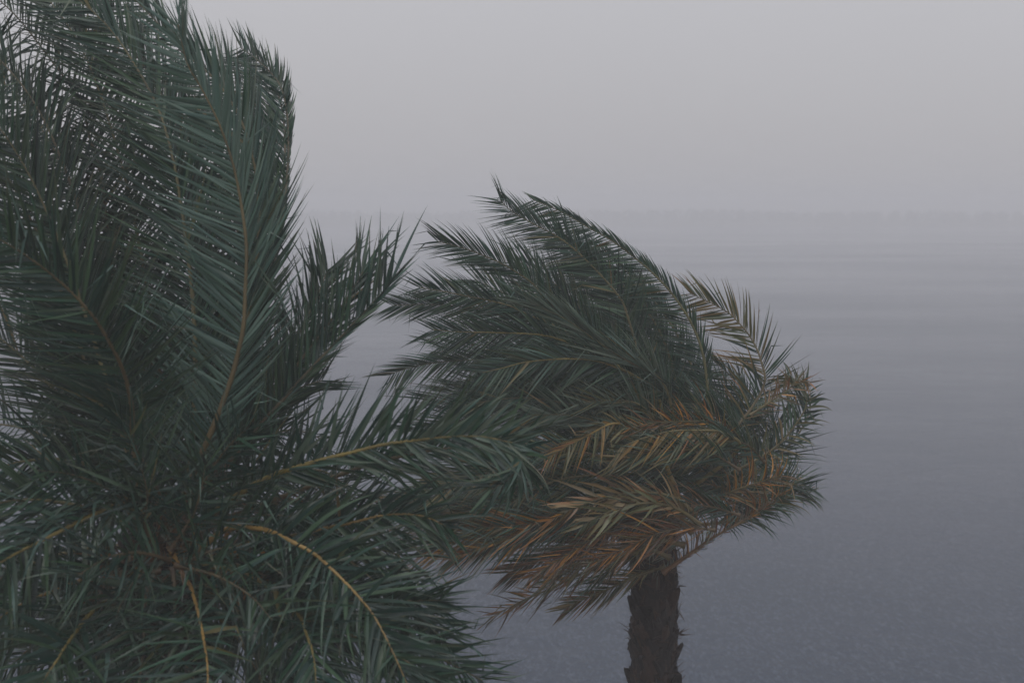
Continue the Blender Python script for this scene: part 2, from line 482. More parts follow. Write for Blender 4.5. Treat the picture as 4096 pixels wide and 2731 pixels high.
# --- near palm, behind first
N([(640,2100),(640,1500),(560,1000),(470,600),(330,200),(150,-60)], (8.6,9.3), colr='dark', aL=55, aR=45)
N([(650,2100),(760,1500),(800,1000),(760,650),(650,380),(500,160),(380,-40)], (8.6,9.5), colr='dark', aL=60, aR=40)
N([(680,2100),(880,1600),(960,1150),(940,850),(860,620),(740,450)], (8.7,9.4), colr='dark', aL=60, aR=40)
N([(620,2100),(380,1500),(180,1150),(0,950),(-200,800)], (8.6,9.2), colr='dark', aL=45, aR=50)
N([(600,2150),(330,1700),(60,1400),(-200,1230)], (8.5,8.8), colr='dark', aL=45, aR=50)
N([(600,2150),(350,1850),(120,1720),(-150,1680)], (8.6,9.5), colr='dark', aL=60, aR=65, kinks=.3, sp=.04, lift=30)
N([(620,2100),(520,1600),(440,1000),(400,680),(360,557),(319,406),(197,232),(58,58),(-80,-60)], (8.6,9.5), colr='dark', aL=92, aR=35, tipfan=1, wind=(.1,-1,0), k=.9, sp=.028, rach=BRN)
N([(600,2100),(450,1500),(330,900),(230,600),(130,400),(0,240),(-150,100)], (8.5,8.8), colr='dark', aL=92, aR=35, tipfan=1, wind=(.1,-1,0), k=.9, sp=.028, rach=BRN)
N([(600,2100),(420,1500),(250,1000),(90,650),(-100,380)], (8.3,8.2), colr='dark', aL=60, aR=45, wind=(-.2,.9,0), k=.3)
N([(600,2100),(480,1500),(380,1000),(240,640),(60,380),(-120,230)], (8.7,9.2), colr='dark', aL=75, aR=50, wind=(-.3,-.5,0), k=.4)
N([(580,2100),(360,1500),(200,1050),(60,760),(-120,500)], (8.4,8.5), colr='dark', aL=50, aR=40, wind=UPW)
N([(740,2080),(900,1650),(1070,1150),(1124,894),(1147,726),(1153,523),(1125,350),(1040,250),(960,190)], (8.6,10.6), aL=40, aR=26, lR=.9, rR=(.62,.9), wind=(-.45,.9,.1), k=.45, tipfan=.95, rach=BRN)
N([(760,2050),(1000,1500),(1090,1000),(1080,600),(1010,400),(940,330),(880,310)], (8.9,10.8), aL=40, aR=40, rR=(.75,.9), wind=(-.3,1,0), k=.5, rach=BRN, tipfan=1, L=.6, sp=.03)
N([(800,2000),(1000,1450),(1110,950),(1140,600),(1120,400),(1070,320),(1010,270)], (8.9,10.6), aL=36, aR=36, rR=(.72,.92), wind=(-.2,1,0), k=.5, rach=BRN, tipfan=1, L=.6, sp=.03)
N([(720,2050),(900,1600),(1020,1100),(1030,750),(980,520),(900,370),(813,273),(755,232),(697,174),(650,116),(557,17),(465,-60)], (8.6,9.2), colr='green', aL=62, aR=28, wind=UPW, k=.3)
N([(800,1950),(980,1680),(1100,1500),(1200,1330),(1270,1180),(1310,1080)], (8.6,9.1), colr='dark', aL=48, aR=30, tipcut=.1, mess=.12, clump=.12, wind=(-.3,.7,0), k=.25, rach=BRN, L=.46)
N([(800,1950),(1000,1690),(1150,1510),(1280,1340),(1390,1190),(1455,1080)], (8.5,8.9), aL=38, aR=20, tipcut=.05, mess=.10, clump=.12, wind=(.1,.7,0), k=.22, rach=BRN, L=.46)
N([(820,1960),(1040,1700),(1220,1500),(1370,1340),(1490,1215),(1570,1120)], (8.4,8.7), aL=46, aR=7, lR=.6, tipcut=.05, mess=.08, clump=.12, wind=(.2,.6,0), k=.22, rach=BRN, L=.50)
N([(790,1990),(960,1800),(1080,1640),(1180,1560),(1290,1520)], (8.6,8.9), aL=50, aR=30, L=.5, wind=(.1,.8,0), k=.4, start=.2, tipfan=.8)
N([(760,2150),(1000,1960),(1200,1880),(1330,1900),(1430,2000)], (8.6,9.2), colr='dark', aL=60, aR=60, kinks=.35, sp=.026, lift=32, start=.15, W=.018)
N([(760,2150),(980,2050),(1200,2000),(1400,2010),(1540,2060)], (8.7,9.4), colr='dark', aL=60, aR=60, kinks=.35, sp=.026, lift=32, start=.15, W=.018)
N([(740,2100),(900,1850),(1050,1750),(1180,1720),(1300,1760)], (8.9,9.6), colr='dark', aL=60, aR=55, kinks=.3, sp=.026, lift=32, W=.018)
# --- near palm, main fronds
N([(690,2150),(770,1750),(775,1250),(715,760),(668,540),(621,407),(540,262),(441,117),(317,0),(180,-110)], (8.2,8.7), aL=58, aR=30, wind=(-.5,.5,0), k=.25, rach=(0.11,0.10,0.04), L=.66, mess=.07)
N([(670,2100),(749,1948),(822,1780),(915,1545),(951,1416),(974,1305),(981,1164),(986,988),(964,813),(935,668),(900,557),(860,459),(796,337),(749,255),(711,100)], (8.0,7.7), aL=66, aR=27, wind=(-.35,.9,0), k=.28, rach=(0.12,0.09,0.04), L=.64, face=-1, colr='green', mixc='light', mixp=.3, start=.08, mess=.07)
N([(590,2120),(534,1780),(528,1634),(505,1522),(475,1440),(434,1364),(381,1276),(293,1176),(194,1088),(88,1011),(0,959),(-150,880)], (8.0,6.9), aL=50, aR=52, wind=(-.15,.8,0), k=.25, rach=(0.10,0.07,0.035), L=.64, start=.12, mess=.07)
N([(720,2230),(784,2157),(842,2064),(900,2017),(988,1954),(1104,1895),(1144,1881),(1303,1834),(1418,1806),(1534,1777),(1649,1762),(1779,1748),(1920,1745),(2050,1770)], (8.1,7.4), start=.27, aL=48, aR=30, lR=.8, wind=(.35,.7,0), k=.3, rach=YEL, thick=.024, L=.52, tipfan=.8, mixc='light', mixp=.35, kinks=.12, mess=.16, W=.025, sp=.021)
N([(900,2080),(1200,1960),(1500,1850),(1800,1790),(1990,1790),(2075,1810),(2085,1850),(2045,1905),(1960,1960)], (8.6,7.9), start=.35, aL=40, aR=40, wind=(-.9,-.1,0), k=.5, L=.48, rach=BRN, kinks=.12, mess=.16, W=.025, sp=.021)
N([(760,2230),(895,2122),(988,2110),(1075,2122),(1150,2157),(1249,2209),(1307,2256),(1389,2336),(1447,2400),(1498,2465),(1563,2588),(1640,2760)], (7.9,7.0), start=.22, aL=62, aR=55, wind=(.8,-.1,0), k=.5, rach=ORA, thick=.020, kinks=.16, L=.55, mess=.16, W=.025, sp=.021)
N([(720,2280),(837,2227),(930,2192),(1046,2160),(1180,2140),(1310,2108),(1400,2092),(1530,2060),(1680,2060),(1800,2110)], (8.1,7.7), start=.3, aL=40, aR=45, wind=(.5,-.5,0), k=.4, rach=ORA, kinks=.2, L=.5, mess=.16, W=.025, sp=.021)
N([(760,2300),(950,2290),(1180,2300),(1400,2330),(1620,2420),(1780,2540)], (8.3,7.9), start=.2, aL=40, aR=40, wind=(.7,-.2,0), k=.4, kinks=.15, L=.52, mess=.16, W=.025, sp=.021)
N([(900,2330),(1200,2370),(1500,2400),(1760,2400)], (8.2,7.8), start=.15, aL=42, aR=42, wind=(.8,.1,0), k=.35, kinks=.2, L=.5, mess=.16)
N([(950,2400),(1300,2470),(1650,2580),(1930,2720)], (8.2,7.8), start=.15, aL=42, aR=38, wind=(.8,.2,0), k=.35, kinks=.2, L=.5, mess=.16)
N([(800,2350),(1050,2420),(1300,2500),(1550,2600),(1760,2730)], (8.1,7.6), start=.15, aL=40, aR=40, wind=(.8,.0,0), k=.4, kinks=.15, L=.5, mess=.16, W=.025, sp=.021)
N([(760,2250),(950,2280),(1104,2366),(1162,2424),(1203,2471),(1226,2535),(1249,2599),(1261,2680),(1265,2780)], (7.8,7.0), start=.2, aL=60, aR=60, wind=(.6,-.2,0), k=.4, rach=YEL, kinks=.18, thick=.022, mess=.16, W=.025, sp=.021)
N([(660,2150),(690,2210),(721,2279),(761,2343),(784,2413),(802,2488),(816,2564),(828,2645),(831,2730),(820,2860)], (8.15,7.9,7.6,7.4,7.2,7.0,6.8), start=.12, aL=55, aR=78, lL=.6, wind=(-.3,.1,0), k=.15, rach=(0.36,0.21,0.055), kinks=.15, thick=.020, mess=.16, W=.025, sp=.021)
N([(600,2070),(488,2018),(360,2064),(267,2110),(163,2163),(70,2209),(0,2250),(-120,2320)], (7.8,7.0), start=.12, aL=62, aR=35, wind=(-.5,.1,0), k=.2, curl=3.2, rach=YEL, kinks=.1, mess=.16, W=.025, sp=.021)
N([(560,2280),(430,2401),(395,2424),(349,2465),(302,2529),(267,2575),(227,2639),(174,2720),(120,2830)], (7.8,7.0), start=.15, aL=50, aR=50, wind=(-.4,-.4,0), k=.35, rach=YEL, kinks=.15, mess=.16, W=.025, sp=.021)
N([(560,2230),(300,2330),(58,2430),(-100,2560)], (8.0,7.4), aL=50, aR=50, rach=ORA, kinks=.15, mess=.16, W=.025, sp=.021)
N([(620,2280),(575,2420),(575,2570),(555,2731),(530,2850)], (7.7,7.2), aL=60, aR=60, rach=BRN, kinks=.15, mess=.16, W=.025, sp=.021)
N([(560,2180),(300,2200),(60,2280),(-150,2420)], (8.4,8.4), aL=45, aR=45, kinks=.15, mess=.16, W=.025, sp=.021)
N([(560,2120),(300,2020),(60,2000),(-160,2060)], (8.0,7.6), aL=40, aR=40, kinks=.15, wind=(-.8,.3,0), mess=.16, W=.025, sp=.021)
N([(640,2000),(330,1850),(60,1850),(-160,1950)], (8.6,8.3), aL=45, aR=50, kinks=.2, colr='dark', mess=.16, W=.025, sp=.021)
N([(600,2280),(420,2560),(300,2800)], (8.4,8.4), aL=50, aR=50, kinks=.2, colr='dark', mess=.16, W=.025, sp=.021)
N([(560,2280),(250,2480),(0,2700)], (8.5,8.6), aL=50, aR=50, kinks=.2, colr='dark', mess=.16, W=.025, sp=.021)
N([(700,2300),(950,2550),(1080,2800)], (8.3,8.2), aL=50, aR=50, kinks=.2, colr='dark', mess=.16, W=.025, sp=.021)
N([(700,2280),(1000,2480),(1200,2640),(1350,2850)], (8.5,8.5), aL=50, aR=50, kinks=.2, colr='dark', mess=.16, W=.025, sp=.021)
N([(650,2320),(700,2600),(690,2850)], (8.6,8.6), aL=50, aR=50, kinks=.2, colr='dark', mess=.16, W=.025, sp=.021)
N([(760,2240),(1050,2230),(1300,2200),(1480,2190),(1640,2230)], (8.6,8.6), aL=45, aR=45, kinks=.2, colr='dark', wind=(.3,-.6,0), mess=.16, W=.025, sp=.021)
N([(660,2350),(600,2260),(520,2200),(440,2300),(380,2420)], (8.0,7.6), aL=60, aR=60, L=.35, colr='brown', rach=BRN, label='short dry orange brown frond in the middle of the crown', mess=.16, W=.025, sp=.021)
N([(700,2330),(760,2250),(860,2200),(960,2260),(1010,2400)], (8.1,7.8), aL=60, aR=60, L=.3, colr='rust', rach=BRN, label='short dry rust coloured frond in the middle of the crown', mess=.16, W=.025, sp=.021)

for (px_, dd_, cc_, kw_) in (
    ([(680,2200),(760,2080),(800,1980),(820,1860)], (7.6,7.5), 'dark', dict(wind=(-.5,.3,0))),
    ([(640,2220),(580,2100),(590,1980),(560,1850)], (7.6,7.4), 'dark', dict(wind=(-.5,.3,0))),
    ([(720,2280),(800,2220),(900,2190),(980,2200)], (7.6,7.5), 'dark', dict(wind=(.6,0,0))),
    ([(640,2280),(560,2300),(500,2380),(460,2480)], (7.6,7.4), 'dark', dict(wind=(-.8,0,0))),
    ([(640,2160),(560,2050),(440,1960),(300,1900),(150,1880)], (7.9,7.4), 'green', dict(wind=(-.8,.2,0))),
    ([(680,2180),(640,1980),(560,1820),(480,1700)], (7.9,7.5), 'dark', dict(wind=(-.6,.4,0))),
    ([(720,2160),(800,1960),(900,1800),(1000,1700)], (7.9,7.7), 'green', dict(wind=(.2,.6,0))),
    ([(700,2200),(860,2100),(1040,2060),(1220,2070)], (8.0,7.8), 'green', dict(wind=(.5,.1,0))),
    ([(680,2240),(560,2210),(430,2230),(310,2300)], (7.6,7.1), 'green', dict(wind=(-.6,-.2,0))),
    ([(700,2260),(860,2300),(1000,2380),(1090,2480)], (7.6,7.2), 'green', dict(wind=(.5,-.2,0))),
    ([(690,2270),(700,2400),(690,2540),(660,2680)], (7.7,7.3), 'green', dict(wind=(-.8,0,0))),
    ([(720,2240),(880,2240),(1060,2300),(1220,2420)], (7.9,7.5), 'green', dict(wind=(.7,.2,0))),
    ([(640,2240),(480,2340),(330,2480),(220,2620)], (8.0,7.6), 'green', dict(wind=(-.8,0,0))),
    ([(640,2100),(620,1900),(600,1700),(540,1560)], (8.2,8.2), 'dark', dict(wind=(-.7,.3,0))),
    ([(700,2100),(720,1900),(700,1700),(660,1500)], (8.3,8.4), 'dark', dict(wind=(-.7,.3,0))),
    ([(720,2120),(840,1960),(940,1900),(1080,1900)], (8.3,8.3), 'dark', dict(wind=(.3,.5,0)))):
    N(px_, dd_, colr=cc_, aL=62, aR=62, kinks=.4, mess=.25, lift=36, sp=.024, W=.018, thick=.014, start=.1, rach=BRN, k=.35, L=.55, **kw_)

def F(pts, d, **kw):
    kw.setdefault('W', .0165); kw.setdefault('L', .66); kw.setdefault('sp', .0165)
    return frond(pts, d, FAR, **kw)
# --- far palm, behind first
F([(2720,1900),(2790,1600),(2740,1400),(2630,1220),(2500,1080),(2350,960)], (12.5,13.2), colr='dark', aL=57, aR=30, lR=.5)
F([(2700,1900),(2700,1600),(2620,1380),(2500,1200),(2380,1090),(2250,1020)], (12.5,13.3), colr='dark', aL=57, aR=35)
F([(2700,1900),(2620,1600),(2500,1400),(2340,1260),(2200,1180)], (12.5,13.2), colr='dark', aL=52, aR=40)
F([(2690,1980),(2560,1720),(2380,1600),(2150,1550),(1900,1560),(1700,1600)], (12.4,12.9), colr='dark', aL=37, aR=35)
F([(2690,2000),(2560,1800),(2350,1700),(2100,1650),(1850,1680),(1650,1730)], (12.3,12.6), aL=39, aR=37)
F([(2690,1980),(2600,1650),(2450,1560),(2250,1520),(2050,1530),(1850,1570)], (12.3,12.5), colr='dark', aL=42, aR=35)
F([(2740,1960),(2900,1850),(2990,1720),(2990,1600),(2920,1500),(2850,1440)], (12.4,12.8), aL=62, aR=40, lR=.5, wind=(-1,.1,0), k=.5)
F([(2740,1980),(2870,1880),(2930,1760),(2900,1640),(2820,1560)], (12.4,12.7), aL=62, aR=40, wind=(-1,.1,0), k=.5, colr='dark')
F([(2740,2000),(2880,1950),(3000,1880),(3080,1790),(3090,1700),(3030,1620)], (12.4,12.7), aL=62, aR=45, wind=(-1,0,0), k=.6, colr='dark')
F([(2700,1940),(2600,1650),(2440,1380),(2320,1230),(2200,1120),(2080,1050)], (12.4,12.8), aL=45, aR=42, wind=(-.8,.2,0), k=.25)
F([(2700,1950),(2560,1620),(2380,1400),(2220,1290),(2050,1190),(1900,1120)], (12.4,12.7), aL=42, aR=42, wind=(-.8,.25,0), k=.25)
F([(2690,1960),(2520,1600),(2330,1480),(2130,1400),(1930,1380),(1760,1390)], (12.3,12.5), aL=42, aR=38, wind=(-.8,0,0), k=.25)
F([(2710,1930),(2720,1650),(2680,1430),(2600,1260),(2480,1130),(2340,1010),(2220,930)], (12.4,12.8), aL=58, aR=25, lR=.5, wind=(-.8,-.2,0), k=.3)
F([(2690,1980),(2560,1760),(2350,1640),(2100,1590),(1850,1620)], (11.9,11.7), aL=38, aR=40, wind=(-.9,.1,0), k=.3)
# --- far palm, main fronds
F([(2740,1950),(2880,1780),(3000,1640),(3059,1529),(3045,1446),(3027,1395),(2995,1338),(2957,1293),(2919,1255),(2855,1217),(2759,1172)], (12.3,12.6), colr='green', mixc='olive', mixp=.7, tipc='yellow', aL=62, aR=43, lR=.72, lL=.8, wind=(-.6,.35,0), k=.25, start=.3, tipfan=.6, W=.021, rach=(.13,.10,.05), sp=.024)
F([(2720,1950),(2800,1750),(2830,1600),(2815,1430),(2770,1300),(2707,1200),(2649,1130),(2561,1048),(2445,961),(2341,903),(2242,845),(2132,799)], (12.2,12.4), aL=59, aR=27, lR=.45, wind=(-.9,-.05,0), k=.25, rach=(0.12,0.12,0.05), start=.2, L=.58)
F([(2690,1940),(2640,1700),(2575,1480),(2515,1281),(2492,1211),(2445,1147),(2387,1083),(2317,1014),(2236,950),(2126,892),(2040,840),(2000,800)], (12.2,12.4), aL=53, aR=41, wind=(-.8,.2,0), k=.2, rach=(0.15,0.13,0.055), start=.2, L=.5)
F([(2690,1950),(2640,1750),(2520,1520),(2390,1380),(2242,1250),(2172,1182),(2126,1130),(2039,1072),(1969,1037),(1865,996),(1750,965)], (12.2,12.0), aL=37, aR=43, wind=(-.8,.3,0), k=.2, L=.52, start=.2)
F([(2680,1960),(2560,1650),(2400,1440),(2250,1320),(2097,1252),(2039,1223),(1946,1199),(1853,1182),(1772,1165),(1680,1150)], (12.1,11.9), aL=43, aR=43, wind=(-.8,.3,0), k=.2, rach=(0.17,0.14,0.05), L=.5)
F([(2680,1960),(2540,1640),(2380,1450),(2200,1330),(2039,1275),(1946,1240),(1800,1222),(1679,1217),(1570,1222)], (12.2,12.1), aL=37, aR=37, wind=(-.9,.15,0), k=.2, L=.5)
F([(2690,1960),(2600,1600),(2480,1470),(2350,1400),(2213,1350),(2126,1336),(1981,1330),(1836,1327),(1730,1318)], (12.0,11.7), aL=49, aR=41, wind=(-.8,-.1,0), k=.2, rach=YEL, L=.52)
F([(2680,1970),(2520,1650),(2350,1520),(2150,1450),(1905,1440),(1748,1449),(1632,1472),(1555,1500)], (12.2,12.0), aL=57, aR=30, wind=(-.7,-.3,0), k=.25, rach=(0.05,0.06,0.035), L=.48)
F([(2690,1980),(2640,1600),(2544,1507),(2474,1472),(2387,1443),(2300,1435),(2213,1437),(2097,1449),(2010,1472),(1930,1490)], (11.9,11.4), aL=52, aR=33, wind=(-.6,-.4,0), k=.25, rach=YEL, L=.55)
F([(2700,1960),(2690,1650),(2637,1513),(2532,1455),(2416,1385),(2271,1281),(2126,1211)], (11.9,11.5), colr='light', aL=14, aR=16, wind=(-.7,.5,0), k=.15, start=.32, label='pale green frond folded narrow by the wind')
F([(2750,1970),(2950,1880),(3100,1790),(3180,1700),(3225,1620),(3215,1545),(3150,1500)], (12.2,12.3), mixc='olive', mixp=.45, tipc='olive', aL=50, aR=60, lR=.65, wind=(-.7,-.55,0), k=.55, start=.3, sp=.034, W=.021, kinks=.15, L=.46)
F([(2740,1990),(2930,1930),(3080,1850),(3190,1740),(3240,1640),(3240,1560)], (12.3,12.5), colr='green', aL=50, aR=60, lR=.6, wind=(-.6,-.7,0), k=.5, start=.25, sp=.036, mess=.15, W=.021, L=.42)
F([(3000,1660),(3090,1600),(3150,1560),(3190,1520),(3240,1530)], (12.1,12.1), colr='tan', mixc='rust', mixp=.4, tint=.8, aL=50, aR=50, L=.25, wind=(-.7,.2,0), k=.6, kinks=.4, start=.2, thick=.012, label='dry orange frond tip at the right edge of the crown')
F([(2700,2060),(2850,2030),(3010,1990),(3140,1940),(3225,1940)], (12.1,12.0), aL=40, aR=35, wind=(-.9,-.35,0), k=.6, start=.2, kinks=.12, L=.45)
F([(2700,2100),(2880,2090),(3040,2040),(3170,1980),(3230,1975)], (12.1,12.0), aL=40, aR=35, wind=(-.8,-.5,0), k=.6, start=.3, kinks=.12, L=.36, colr='green', mixc='olive', mixp=.3)
F([(2720,2030),(2860,1990),(2970,1950),(3060,1920),(3130,1900)], (11.9,11.7), colr='tan', mixc='rust', mixp=.5, aL=60, aR=30, wind=(-1,.2,0), k=.9, start=.3, L=.42, kinks=.15)
F([(2650,2290),(2720,2241),(2788,2194),(2856,2146),(2979,2078),(3060,2020),(3130,1970)], (11.95,11.7), colr='brown', mixc='rust', mixp=.4, aL=50, aR=20, lR=.5, wind=(-1,.25,0), k=1.2, start=.1, L=.42, rach=(.17,.09,.05), label='brown dead frond slanting up to the right beside the trunk')
F([(2750,1960),(2900,1850),(2960,1780),(2925,1745),(2870,1724),(2788,1721),(2686,1724),(2571,1752),(2480,1790)], (11.8,11.3), colr='yellow', mixc='olive', mixp=.4, aL=48, aR=34, lR=.0, wind=(-.6,-.4,0), k=.25, start=.36, rach=(.17,.14,.05), L=.5, tipfan=.6, label='yellow olive frond with drooping lower leaflets')
F([(2740,1930),(2880,1810),(2900,1730),(2840,1690),(2740,1685),(2620,1690),(2520,1710)], (11.8,11.5), colr='rust', mixc='olive', mixp=.3, aL=20, aR=55, wind=(-1,.35,0), k=.7, start=.36, L=.36, kinks=.25, label='rust red frond with curled leaflets on top')
F([(2700,1950),(2620,1770),(2503,1700),(2435,1697),(2380,1725),(2265,1786),(2190,1830)], (11.7,11.2), colr='olive', mixc='yellow', mixp=.5, aL=55, aR=25, lR=.6, wind=(-.3,-.6,0), k=.3, start=.32, rach=(.30,.20,.05), L=.42, sp=.024)
F([(2680,1960),(2560,1790),(2420,1700),(2280,1660),(2120,1660)], (11.9,11.5), colr='light', aL=30, aR=40, wind=(-.8,.3,0), k=.3, start=.2, L=.5)
F([(2690,1960),(2640,1720),(2560,1620),(2460,1600),(2330,1610)], (11.9,11.6), colr='light', mixc='olive', mixp=.3, aL=30, aR=35, wind=(-.8,.4,0), k=.3, start=.3, L=.45)
F([(2660,1960),(2480,1850),(2280,1830),(2080,1880),(1900,1900),(1768,1962),(1640,2000)], (11.8,11.3), colr='green', mixc='olive', mixp=.3, aL=32, aR=34, wind=(-1,.1,0), k=.3)
F([(2660,1950),(2450,1790),(2250,1760),(2050,1810),(1850,1880),(1700,1910)], (11.9,11.5), colr='green', aL=32, aR=34, wind=(-1,0,0), k=.3)
F([(2650,1980),(2400,1920),(2150,1950),(1900,2000),(1720,2040),(1580,2040)], (12.0,11.7), colr='olive', mixc='green', mixp=.4, tipc='rust', aL=30, aR=34, wind=(-1,.1,0), k=.3)
F([(2640,2000),(2350,2000),(2050,2070),(1850,2140),(1720,2190)], (11.9,11.6), colr='green', mixc='rust', mixp=.6, aL=30, aR=34, wind=(-1,.1,0), k=.3)
F([(2600,1960),(2400,1900),(2200,1930),(2050,2010),(1950,2100)], (11.7,11.3), colr='green', mixc='olive', mixp=.4, aL=34, aR=36, wind=(-1,.15,0), k=.35)
F([(2640,2010),(2480,2010),(2346,2044),(2278,2071),(2190,2099),(2095,2133),(1993,2173),(1900,2205),(1800,2240)], (11.6,11.2), colr='dark', tipc=None, mixc='rust', mixp=.35, aL=34, aR=24, lR=.0, wind=(-.6,-.5,0), k=.25, start=.2, L=.46, rach=(.2,.1,.04))
F([(2640,2000),(2480,2000),(2346,2040),(2278,2065),(2190,2093),(2095,2127),(1993,2167),(1900,2200),(1800,2232)], (11.55,11.15), colr='rust', mixc='yellow', mixp=.3, aL=8, aR=30, lL=.35, wind=(-.9,.25,0), k=.35, start=.25, L=.42, rach=(.24,.12,.04), kinks=.15, label='bright orange dry frond pointing down to the left')
F([(2780,2060),(2700,1990),(2560,1970),(2420,1990),(2300,2030),(2200,2080)], (11.5,11.2), colr='tan', mixc='rust', mixp=.35, aL=30, aR=30, wind=(-1,.1,0), k=.4, start=.1, L=.46, kinks=.3, W=.034, sp=.034, tint=1.25)
F([(2800,2100),(2720,2040),(2600,2010),(2450,2040),(2330,2100)], (11.4,11.2), colr='tan', mixc='olive', mixp=.5, aL=34, aR=34, wind=(-1,-.05,0), k=.4, start=.1, L=.44, kinks=.35, W=.034, sp=.034, tint=1.25)
F([(2770,2130),(2700,2080),(2560,2080),(2400,2140),(2250,2230),(2120,2310)], (11.6,11.3), colr='brown', mixc='rust', mixp=.4, aL=32, aR=30, wind=(-1,-.1,0), k=.4, start=.1, L=.46, kinks=.15, label='tangled brown dead frond over the top of the trunk')
F([(2740,2180),(2620,2160),(2450,2200),(2300,2270),(2180,2330)], (11.7,11.5), colr='brown', mixc='olive', mixp=.5, aL=30, aR=30, wind=(-1,-.1,0), k=.4, start=.1, L=.45, kinks=.15)
F([(2640,2180),(2500,2220),(2380,2269),(2278,2316),(2176,2364),(2080,2405),(2006,2445),(1960,2470)], (11.9,11.7), colr='brown', mixc='rust', mixp=.3, tipc='brown', aL=28, aR=38, wind=(-.9,.0,0), k=.3, start=.15, L=.4, sp=.022, rach=(.10,.08,.04), label='red brown dead frond hanging lowest to the left')
F([(2660,2260),(2516,2316),(2414,2364),(2312,2405),(2260,2435)], (12.1,12.0), colr='olive', mixc='brown', mixp=.4, aL=30, aR=30, wind=(-.9,.0,0), k=.25, start=.15, L=.36)
F([(2680,2230),(2600,2200),(2500,2230),(2420,2290),(2360,2340)], (11.9,11.8), colr='brown', mixc='green', mixp=.6, aL=30, aR=30, wind=(-1,-.1,0), k=.4, start=.1, L=.4)
F([(2620,2050),(2400,2130),(2200,2220),(2030,2290)], (12.2,12.3), colr='dark', mixc='brown', mixp=.4, aL=30, aR=30, wind=(-1,-.2,0), k=.3, start=.15, L=.5)
F([(2640,2030),(2500,2080),(2350,2150),(2220,2230)], (12.0,12.0), colr='brown', mixc='dark', mixp=.4, aL=34, aR=34, wind=(-1,0,0), k=.3, start=.1, L=.45)

for (px_, dd_, cc_, mc_) in (
    ([(2960,1880),(2860,1820),(2740,1800),(2600,1810),(2450,1850)], (11.6,11.3), 'green', 'olive'),
    ([(2980,1940),(2880,1880),(2760,1870),(2620,1880),(2480,1920)], (11.9,11.6), 'dark', 'green'),
    ([(3020,1800),(2930,1720),(2830,1640),(2720,1580),(2600,1560)], (12.0,11.8), 'dark', 'green'),
    ([(2990,2000),(2890,1950),(2780,1930),(2650,1940),(2500,1980)], (11.9,11.7), 'dark', 'green'),
    ([(3060,1850),(2990,1780),(2900,1760),(2800,1800)], (11.8,11.5), 'green', 'olive'),
    ([(2960,2060),(2860,2030),(2760,2020),(2640,2050),(2520,2110)], (11.6,11.4), 'dark', 'brown'),
    ([(2860,2120),(2760,2110),(2640,2130),(2500,2190),(2380,2250)], (11.4,11.2), 'brown', 'rust'),
    ([(2560,2010),(2400,2050),(2220,2080),(2060,2100),(1900,2110)], (11.5,11.2), 'green', 'rust'),
    ([(2500,1990),(2280,1990),(2060,2030),(1860,2060),(1680,2080)], (11.6,11.3), 'green', 'olive'),
    ([(2420,2060),(2200,2110),(2000,2140),(1850,2150),(1740,2170)], (11.8,11.6), 'rust', 'yellow'),
    ([(2440,1830),(2240,1800),(2040,1850),(1880,1920),(1740,1980)], (11.5,11.1), 'green', 'olive')):
    F(px_, dd_, colr=cc_, mixc=mc_, mixp=.4, aL=34, aR=34, wind=(-1,.1,0), k=.45, kinks=.18, start=.05, L=.48, thick=.012, rach=BRN, lift=26)

# --- which leaflets show largest: sighted from the balcony against everything in front of them
t_poly, t_vert, base_i = [], [], 0
for r in FRONDS:
    n = len(r['V'])
    E = r['V'][:, ::2][:, :, [0, 2]]                       # (n, 5, 2, 3)
    t_vert.append(E.reshape(-1, 3))
    h = E.shape[1]
    i = base_i + np.arange(n)[:, None] * (h * 2) + np.arange(h - 1)[None, :] * 2
    t_poly.append(np.stack([i, i + 1, i + 3, i + 2], -1).reshape(-1, 4))
    base_i += n * h * 2
bvh = BVHTree.FromPolygons(np.concatenate(t_vert).tolist(), np.concatenate(t_poly).tolist())
cand = {NEAR.name: [], FAR.name: []}
eye = Vector(EYE)
for fi, r in enumerate(FRONDS):
    V = r['V']; mid = V[:, :, 1] - EYE
    dep = mid @ FWD
    px = 2048 + (mid @ RIGHT) / dep * FPX; py = 1365.5 - (mid @ UP) / dep * FPX
    lp = np.hypot(np.diff(px, axis=1), np.diff(py, axis=1)).sum(1)
    e = V[:, 3, 0] - V[:, 3, 2]
    wp = np.hypot(e @ RIGHT, e @ UP) / dep[:, 3] * FPX
    area = lp * wp
    ok = (px[:, 4] > 0) & (px[:, 4] < 4096) & (py[:, 4] > 0) & (py[:, 4] < 2731) & (area > (900 if r['palm'] is NEAR else 500))
    for li in np.nonzero(ok)[0]:
        vis = 0
        for j in (2, 3, 4, 5, 6):
            p = Vector(V[li, j, 1] * .5 + V[li, j, 0] * .5)
            dv = p - eye; dist = dv.length
            hit = bvh.ray_cast(eye, dv / dist, dist - .02)
            if hit[0] is None: vis += 1
        if vis >= 2: cand[r['palm'].name].append((area[li] * vis / 5, fi, int(li)))
chosen = set()
for k_, lst in cand.items():
    lst.sort(reverse=True)
    for a_, fi, li in lst[:300]: chosen.add((fi, li))

